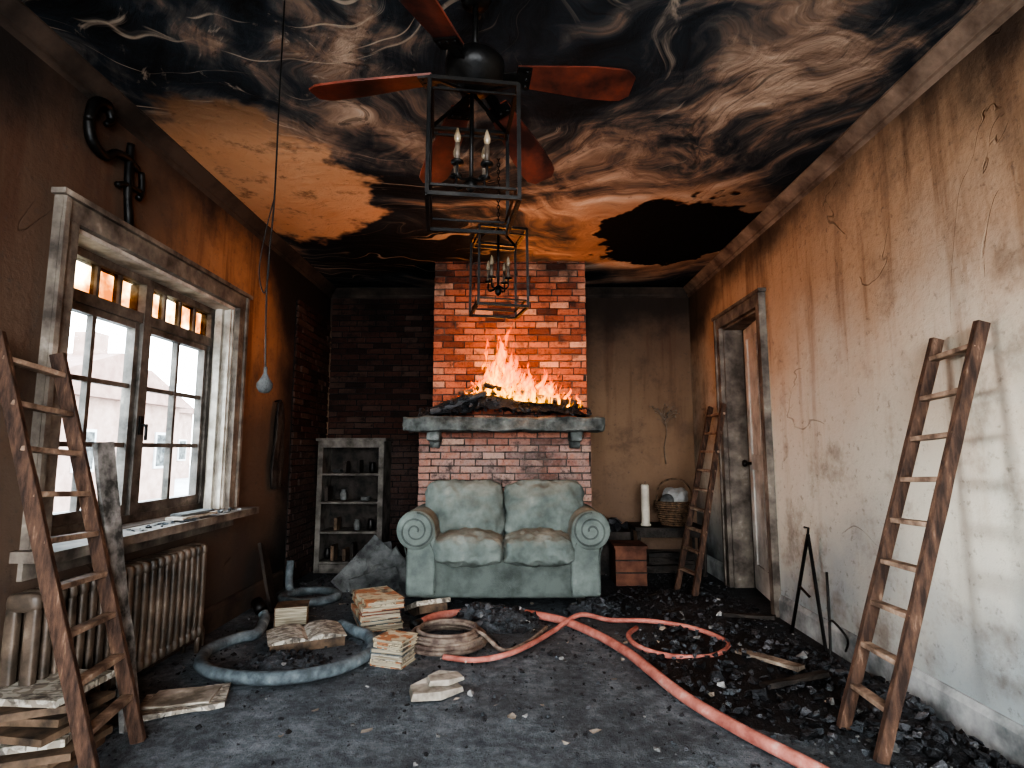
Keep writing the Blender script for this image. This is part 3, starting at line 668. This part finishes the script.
# ------------------------------------------------------------------ books, boxes, slabs
def book(m,c,sx,sy,h,rot,tilt=0,cov=m_cover):
    mx=Matrix.Translation(Vector(c))@Matrix.Rotation(math.radians(rot),4,'Z')@Matrix.Rotation(math.radians(tilt),4,'Y')
    m.box((-sx/2,-sy/2,0),(sx/2,sy/2,.004),cov,mx=mx); m.box((-sx/2,-sy/2,h-.004),(sx/2,sy/2,h),cov,mx=mx)
    m.box((-sx/2-.001,-sy/2,.001),(-sx/2+.005,sy/2,h-.001),cov,mx=mx)
    m.box((-sx/2+.005,-sy/2+.006,.004),(sx/2-.006,sy/2-.006,h-.004),m_pages,mx=mx)
def stack(c,sx,sy,hs,rot,covs,jr=7):
    m=M(); z=c[2]
    for i,h in enumerate(hs):
        book(m,(c[0]+R(-.010,.010),c[1]+R(-.010,.010),z),sx*R(.88,1),sy*R(.9,1),h,rot+R(-jr,jr),0,covs[i%len(covs)]); z+=h+.001
    return m
stack((-.90,3.80,0),.27,.38,(.038,.026,.034,.022,.030,.026),26,(m_cov2,m_covb,m_cov2,m_covr,m_cov2,m_cov2)).build('book_stack')
stack((-.64,3.13,0),.19,.165,(.032,.024,.028,.020,.022),-20,(m_cov2,m_cov3,m_covb,m_cov2,m_cov2),6).build('book_stack')
m=M(); book(m,(-1.45,3.80,0),.20,.16,.12,15,0,m_cover); m.build('charred_box_file')
m=M()
mx0=Matrix.Translation((-1.22,3.42,0))@Matrix.Rotation(.45,4,'Z')
m.box((-.2,-.14,0),(.2,.14,.05),m_cover,mx=mx0)
for sgn in(-1,1):
    vs=[];K=8
    for i in range(K+1):
        u=i/K; z=.055+.030*math.sin(PI*min(1,u*1.05))**.7*(1-.4*u)
        vs+=[(sgn*.21*u,-.145,z),(sgn*.21*u,.145,z),(sgn*.21*u,-.145,.052),(sgn*.21*u,.145,.052)]
    fs=[]
    for i in range(K): q=i*4; fs+=[(q,q+4,q+5,q+1),(q,q+2,q+6,q+4),(q+1,q+5,q+7,q+3)]
    fs.append((K*4,K*4+2,K*4+3,K*4+1)); m.add(vs,fs,m_cov3,mx=mx0)
m.build('open_book')
m=M(); mx=Matrix.Translation((-.36,2.74,.005))@Matrix.Rotation(.35,4,'Z')
for dx,dy,k in((0,0,1),(.05,.03,.7)):
    z=.0 if k==1 else .035
    m.add([(dx+a*k,dy+b*k,z+cc*k) for a,b,cc in[(-.13,-.06,0),(.0,-.09,0),(.12,-.03,0),(.10,.06,0),(-.03,.09,0),(-.12,.05,0),(-.12,-.055,.03),(.0,-.085,.035),(.115,-.03,.02),(.095,.055,.025),(-.03,.085,.04),(-.115,.045,.03)]],[(5,4,3,2,1,0),(6,7,8,9,10,11),(0,1,7,6),(1,2,8,7),(2,3,9,8),(3,4,10,9),(4,5,11,10),(5,0,6,11)],m_paper,mx=mx)
m.rock((-.20,2.70,.015),.03,m_white,.6); m.build('broken_plaster_slab')
m=M(); mx=Matrix.Translation((-.60,4.0,.05))@Matrix.Rotation(.5,4,'Z')@Matrix.Rotation(-.35,4,'X'); m.box((-.12,-.14,0),(.12,.14,.03),m_cov3,mx=mx); m.box((-.1,-.12,-.05),(.1,.12,-.001),m_cover,mx=mx); m.build('burnt_cushion_board')
m=M(); m.beam((-1.62,2.56,.012),(-1.30,2.68,.02),.24,.018,m_cov3,(0,1,0),6,.003); m.beam((-1.6,2.60,.028),(-1.34,2.65,.034),.18,.01,m_paper,(0,1,0),6,.003); m.build('warped_board')
m=M()
for i in range(8):
    mx=Matrix.Translation((-1.68+R(-.03,.03),2.12+R(-.05,.05),.012+.034*i))@Matrix.Rotation(R(-.4,.4),4,'Z')@Matrix.Rotation(R(-.05,.05),4,'X'); m.box((-.14,-.13,0),(.14,.13,.024),m_cov3 if i in(3,7) else m_cover,mx=mx)
m.build('cardboard_pile')
m=M()
for p,q,w in(((1.22,3.20,.03),(1.42,2.92,.05),.07),((.98,3.92,.02),(1.22,4.05,.03),.06),((1.40,3.9,.03),(1.66,3.72,.06),.05),((.9,4.2,.02),(1.1,4.4,.03),.06),((1.15,2.75,.03),(1.5,2.85,.05),.05)):
    m.beam(p,q,w,.02,m_woodp if w>.06 else m_dark,(1,1,0),5,.004)
m.build('scattered_planks')
m=M();g=26;vs=[];fs=[]
for i in range(g+1):
    for j in range(g+1):
        u=i/g*2-1;v=j/g*2-1; h=.34*max(0,1-(abs(u)**1.3+abs(v)**1.3))**.8
        n_=mn.noise(Vector((u*2.4,v*2.4,5))); cre=abs(mn.noise(Vector((u*4,v*4,9))))
        vs.append((-1.08+u*.42+.05*n_,4.72+v*.34,.004+max(0,h*(1+.6*n_)-.10*cre*(h>0))))
for i in range(g):
    for j in range(g): q=i*(g+1)+j; fs.append((q,q+g+1,q+g+2,q+1))
m.add(vs,fs,m_cloth,True)
for p,q in(((-1.35,4.50,.03),(-1.05,4.65,.36)),((-1.0,4.45,.04),(-1.12,4.7,.36)),((-1.25,4.45,.05),(-.9,4.5,.14))): m.beam(p,q,.22,.012,m_cloth,(1,.3,0),4,.006)
m.build('crumpled_tarp')
# ------------------------------------------------------------------ right of sofa
m=M(); m.box((.84,4.80,0),(1.10,5.08,.30),m_brown); m.box((.83,4.79,.30),(1.11,5.09,.325),m_brown)
for z in(.1,.2): m.box((.835,4.795,z),(1.105,4.80,z+.012),m_dark)
m.build('wooden_crate',.004)
m=M()
m.box((.70,5.2,0),(1.05,5.55,.38),m_dark)
for i in range(40): m.rock((R(.70,1.05),R(5.2,5.5),.40+R(0,.05)),R(.03,.07),m_char)
m.build('charred_side_cabinet')
m=M(); m.box((1.08,5.12,.40),(1.72,5.50,.43),m_dark)
for X in(1.11,1.69):
    for Y in(5.15,5.47): m.tube([(X,Y,.4),(X+.01,Y-.01,.2),(X,Y,0)],[.018,.013,.018],m_dark,8,sub=4)
m.box((1.1,5.14,.34),(1.7,5.16,.40),m_dark); m.build('side_table')
m=M(); m.lathe((1.20,5.24,.43),[(.045,0),(.05,.01),(.045,.02),(.038,.022),(.038,.36),(.03,.375),(.01,.365)],m_wax,20); m.cyl((1.20,5.24,.795),(1.205,5.24,.83),.003,m_iron,6); m.build('pillar_candle')
m=M(); bc=(1.48,5.28,.43)
for k in range(11):
    r=.12+.06*(k/10)**.7; z=bc[2]+.014+.02*k
    m.tube([(bc[0]+(r+.006*math.sin(a*12+k*PI))*math.cos(a),bc[1]+(r+.006*math.sin(a*12+k*PI))*math.sin(a)*.8,z) for a in [2*PI*i/48 for i in range(48)]],.010,m_wick,6,True)
m.lathe(bc,[(.11,.002),(.115,.01)],m_wick,24)
m.tube([(bc[0]-.16,bc[1],bc[2]+.2),(bc[0]-.15,bc[1],bc[2]+.33),(bc[0]-.07,bc[1],bc[2]+.41),(bc[0]+.07,bc[1],bc[2]+.41),(bc[0]+.15,bc[1],bc[2]+.33),(bc[0]+.16,bc[1],bc[2]+.2)],.009,m_wick,7,sub=5)
m.build('wicker_basket')
m=M(); m.puff((1.49,5.28,.68),(.24,.20,.20),m_white,14,1,nz=.035,ns=9); m.puff((1.40,5.22,.66),(.13,.12,.12),m_cloth,8,1,nz=.02,ns=12); m.build('crumpled_linen')
m=M()
for i in range(10): m.beam((1.12+R(0,.1),5.2+R(0,.2),.03+.035*(i//2)),(1.60+R(0,.08),5.2+R(0,.22),.03+.035*(i//2)),.04,.035,m_dark,(0,0,1),4,.005)
m.build('charred_firewood')
m=M(); b0=Vector((1.50,5.60,.98))
m.tube([b0,(1.49,5.61,1.15),(1.52,5.61,1.32),(1.47,5.60,1.52)],[.005,.005,.004,.003],m_woodp,6,sub=5)
for i in range(22):
    a=R(-1.2,1.2); p=Vector((1.50,5.61,1.40+R(-.05,.08))); L=R(.10,.24); q=p+Vector((math.sin(a)*L,-.02,math.cos(a)*L*.7))
    m.tube([p,(p+q)/2+Vector((R(-.01,.01),0,R(0,.02))),q],.003,m_woodp,4,sub=3); m.rock(q,.014,m_woodp)
m.tube([(1.50,5.64,1.44),(1.50,5.60,1.44)],.004,m_iron,6); m.build('dried_flower_spray')
m=M()
for p,q in(((1.70,3.60,0),(1.745,3.42,.62)),((1.745,3.30,0),(1.745,3.42,.62)),((1.70,3.36,.28),(1.72,3.50,.30))): m.beam(p,q,.014,.014,m_iron,(0,1,0))
m.tube([(1.745,3.42,.62),(1.74,3.40,.66),(1.73,3.43,.66)],.007,m_iron,6)
m.build('folding_tripod')
m=M(); m.tube([(1.66,3.10,.01),(1.70,3.16,.20),(1.745,3.24,.44)],.007,m_iron,6,sub=4); m.tube([(1.66,3.10,.012),(1.62,3.02,.012),(1.66,2.94,.012),(1.70,2.99,.012)],.008,m_iron,6,sub=4)
m.tube([(1.70,3.16,.2),(1.68,3.08,.22),(1.70,3.0,.16),(1.72,3.06,.08)],.006,m_iron,6,sub=4); m.build('fire_poker')
# ------------------------------------------------------------------ rubble mounds
def mound(name,cx,cy,rx,ry,h,nr,size,mt=m_ash,mr=m_char,sd=0):
    m=M();g=30;vs=[];fs=[]
    def H(x,y):
        u=(x-cx)/rx;v=(y-cy)/ry; e=max(0,1-u*u-v*v)
        return h*e*(1+.7*mn.noise(Vector((x*5+sd,y*5,0))))+.012*e**.5*mn.noise(Vector((x*28,y*28,sd)))
    for i in range(g+1):
        for j in range(g+1):
            x=cx-rx+2*rx*i/g;y=cy-ry+2*ry*j/g; vs.append((min(x,XR-.03),y,-.003+max(0,H(x,y))))
    for i in range(g):
        for j in range(g): q=i*(g+1)+j; fs.append((q,q+g+1,q+g+2,q+1))
    m.add(vs,fs,mt)
    for i in range(nr):
        a=R(0,2*PI);r=math.sqrt(R(0,1.1)); x=cx+rx*r*math.cos(a);y=cy+ry*r*math.sin(a)
        if x>XR-.05: x=XR-.05-R(0,.1)
        s=size*R(.25,1)**2.6; m.rock((x,y,max(0,H(x,y))+s*.25),s,(mr if random.random()<.8 else m_ash) if random.random()<.96 else m_white,.8)
    return m.build(name)
mound('ash_pile',-.12,3.78,.30,.20,.12,280,.040)
mound('ash_pile',-1.20,3.05,.25,.2,.05,210,.030,sd=3)
mound('ash_pile',.55,4.02,.22,.14,.09,160,.040,sd=5)
mound('ash_pile',1.60,2.45,.17,.9,.06,750,.044,m_char,sd=7)
mound('ash_pile',1.20,3.05,.50,.75,.03,1100,.036,m_char,sd=9)
mound('ash_pile',1.15,4.15,.55,.5,.05,560,.036,m_char,sd=12)
mound('ash_pile',-1.45,4.75,.35,.4,.05,160,.04,m_char,sd=14)
m=M()
for i in range(10500):
    q=random.random()
    if q<.35: x=XR-.06-abs(random.gauss(0,.75)); y=R(1.7,5.3)
    elif q<.78: x=R(-1.8,1.7); y=random.gauss(3.5,.6)
    else: x=R(-1.8,1.7);y=R(1.7,5.2)
    if x<-1.8 or y<1.6 or y>5.4: continue
    s=.0025+.017*random.random()**6+(.006 if x>.9 and random.random()<.3 else 0)
    m.rock((x,y,s*.3),s,m_char if random.random()<.65 else (m_ash if random.random()<.8 else m_white),.7)
for x,y,s in((.98,2.85,.07),(1.10,2.66,.06),(1.05,2.98,.05),(1.62,2.60,.07),(1.68,2.42,.05),(.70,4.05,.05),(1.22,2.5,.04)): m.rock((x,y,s*.45),s,m_char)
m.build('rubble_scatter')
m=M()
for i in range(46):
    x=R(-1.6,1.5);y=R(2.1,4.4);r=R(.008,.035);k=random.randint(4,6);a0=R(0,6)
    vs=[(x+r*R(.6,1)*math.cos(a0+2*PI*j/k),y+r*R(.6,1)*math.sin(a0+2*PI*j/k),.006+R(0,.016)) for j in range(k)]
    m.add(vs,[tuple(range(k))],m_paper)
m.build('paper_scraps')
# ------------------------------------------------------------------ outside
mg=pmat('outside_ground',(.3,.3,.29),(.40,.40,.39),1); mh=pmat('house_wall',(.26,.17,.14),(.36,.25,.21),3); mrf=pmat('house_roof',(.20,.12,.10),(.28,.18,.15),4); mw=pmat('house_trim',(.4,.4,.4),(.5,.5,.5),4)
m=M(); m.box((-60,-40,-.6),(60,60,-.5),mg); m.build('ground')
def house(x0,x1,y0,y1,h,rh):
    m=M(); m.box((x0,y0,-.5),(x1,y1,h),mh); ym_=(y0+y1)/2
    m.add([(x0-.3,y0-.3,h),(x1+.3,y0-.3,h),(x1+.3,y1+.3,h),(x0-.3,y1+.3,h),(x0-.3,ym_,h+rh),(x1+.3,ym_,h+rh)],[(0,1,5,4),(2,3,4,5),(1,2,5),(3,0,4),(0,3,2,1)],mrf)
    for k in range(4):
        y=y0+.9+(y1-y0-1.8)*k/3
        m.box((x1,y-.4,.5),(x1+.05,y+.4,1.7),mw); m.box((x1+.05,y-.32,.58),(x1+.06,y+.32,1.62),m_cloth)
    m.box((x1-1,ym_-.3,h),(x1-.4,ym_+.3,h+rh+.6),mh)
    m.build('neighbour_house')
house(-18,-12,13,20,2.6,1.4); house(-26,-19,24,33,3.2,2.0)
# ------------------------------------------------------------------ lights
w=bpy.data.worlds.new('World'); sc.world=w; w.use_nodes=True; nt=w.node_tree; bg=nt.nodes['Background']
tc=nt.nodes.new('ShaderNodeTexCoord'); sp=nt.nodes.new('ShaderNodeSeparateXYZ'); rp=nt.nodes.new('ShaderNodeValToRGB')
nt.links.new(tc.outputs['Generated'],sp.inputs[0]); nt.links.new(sp.outputs[2],rp.inputs[0]); nt.links.new(rp.outputs[0],bg.inputs[0])
rp.color_ramp.elements[0].color=(.97,.98,1,1); rp.color_ramp.elements[1].color=(.70,.84,1,1); bg.inputs[1].default_value=8.5
def light(name,typ,loc,energy,col,size=.1,rot=None,sy=None,portal=False):
    l=bpy.data.lights.new(name,typ); l.energy=energy; l.color=col
    if typ=='AREA':
        l.size=size
        if sy: l.shape='RECTANGLE'; l.size_y=sy
        if portal: l.cycles.is_portal=True
    elif typ=='SUN': l.angle=size
    else: l.shadow_soft_size=size
    o=bpy.data.objects.new(name,l); sc.collection.objects.link(o); o.location=loc
    if rot: o.rotation_euler=rot
    return o
light('window_portal','AREA',(XL-.24,3.01,1.41),1,(1,1,1),1.34,(0,-PI/2,0),1.42,True)
light('rear_fill','AREA',(.3,YF-.4,1.5),98,(.92,.96,1),2.0,(PI/2,0,0),1.8)  # added fill lamp behind the camera, outside the rear opening
light('fire_glow','POINT',(-.12,4.44,1.88),15,(1,.38,.11),.12)
light('fire_glow','POINT',(.25,4.40,1.70),6,(1,.38,.11),.1)
s=light('low_sun','SUN',(-6,6,4),4.6,(.98,.97,.98),math.radians(22)); s.rotation_euler=Vector((1,-.36,-.10)).to_track_quat('-Z','Y').to_euler()
# ------------------------------------------------------------------ camera
cd=bpy.data.cameras.new('camera'); cam=bpy.data.objects.new('camera',cd); sc.collection.objects.link(cam)
cam.location=(0,0,1.12); cam.rotation_euler=(math.radians(96.7),0,math.radians(.25)); cd.lens=19.69; cd.sensor_width=36; cd.clip_start=.02
sc.camera=cam
sc.view_settings.view_transform='AgX'
try: sc.view_settings.look='AgX - High Contrast'
except Exception as ex: print(ex)
sc.view_settings.exposure=.95
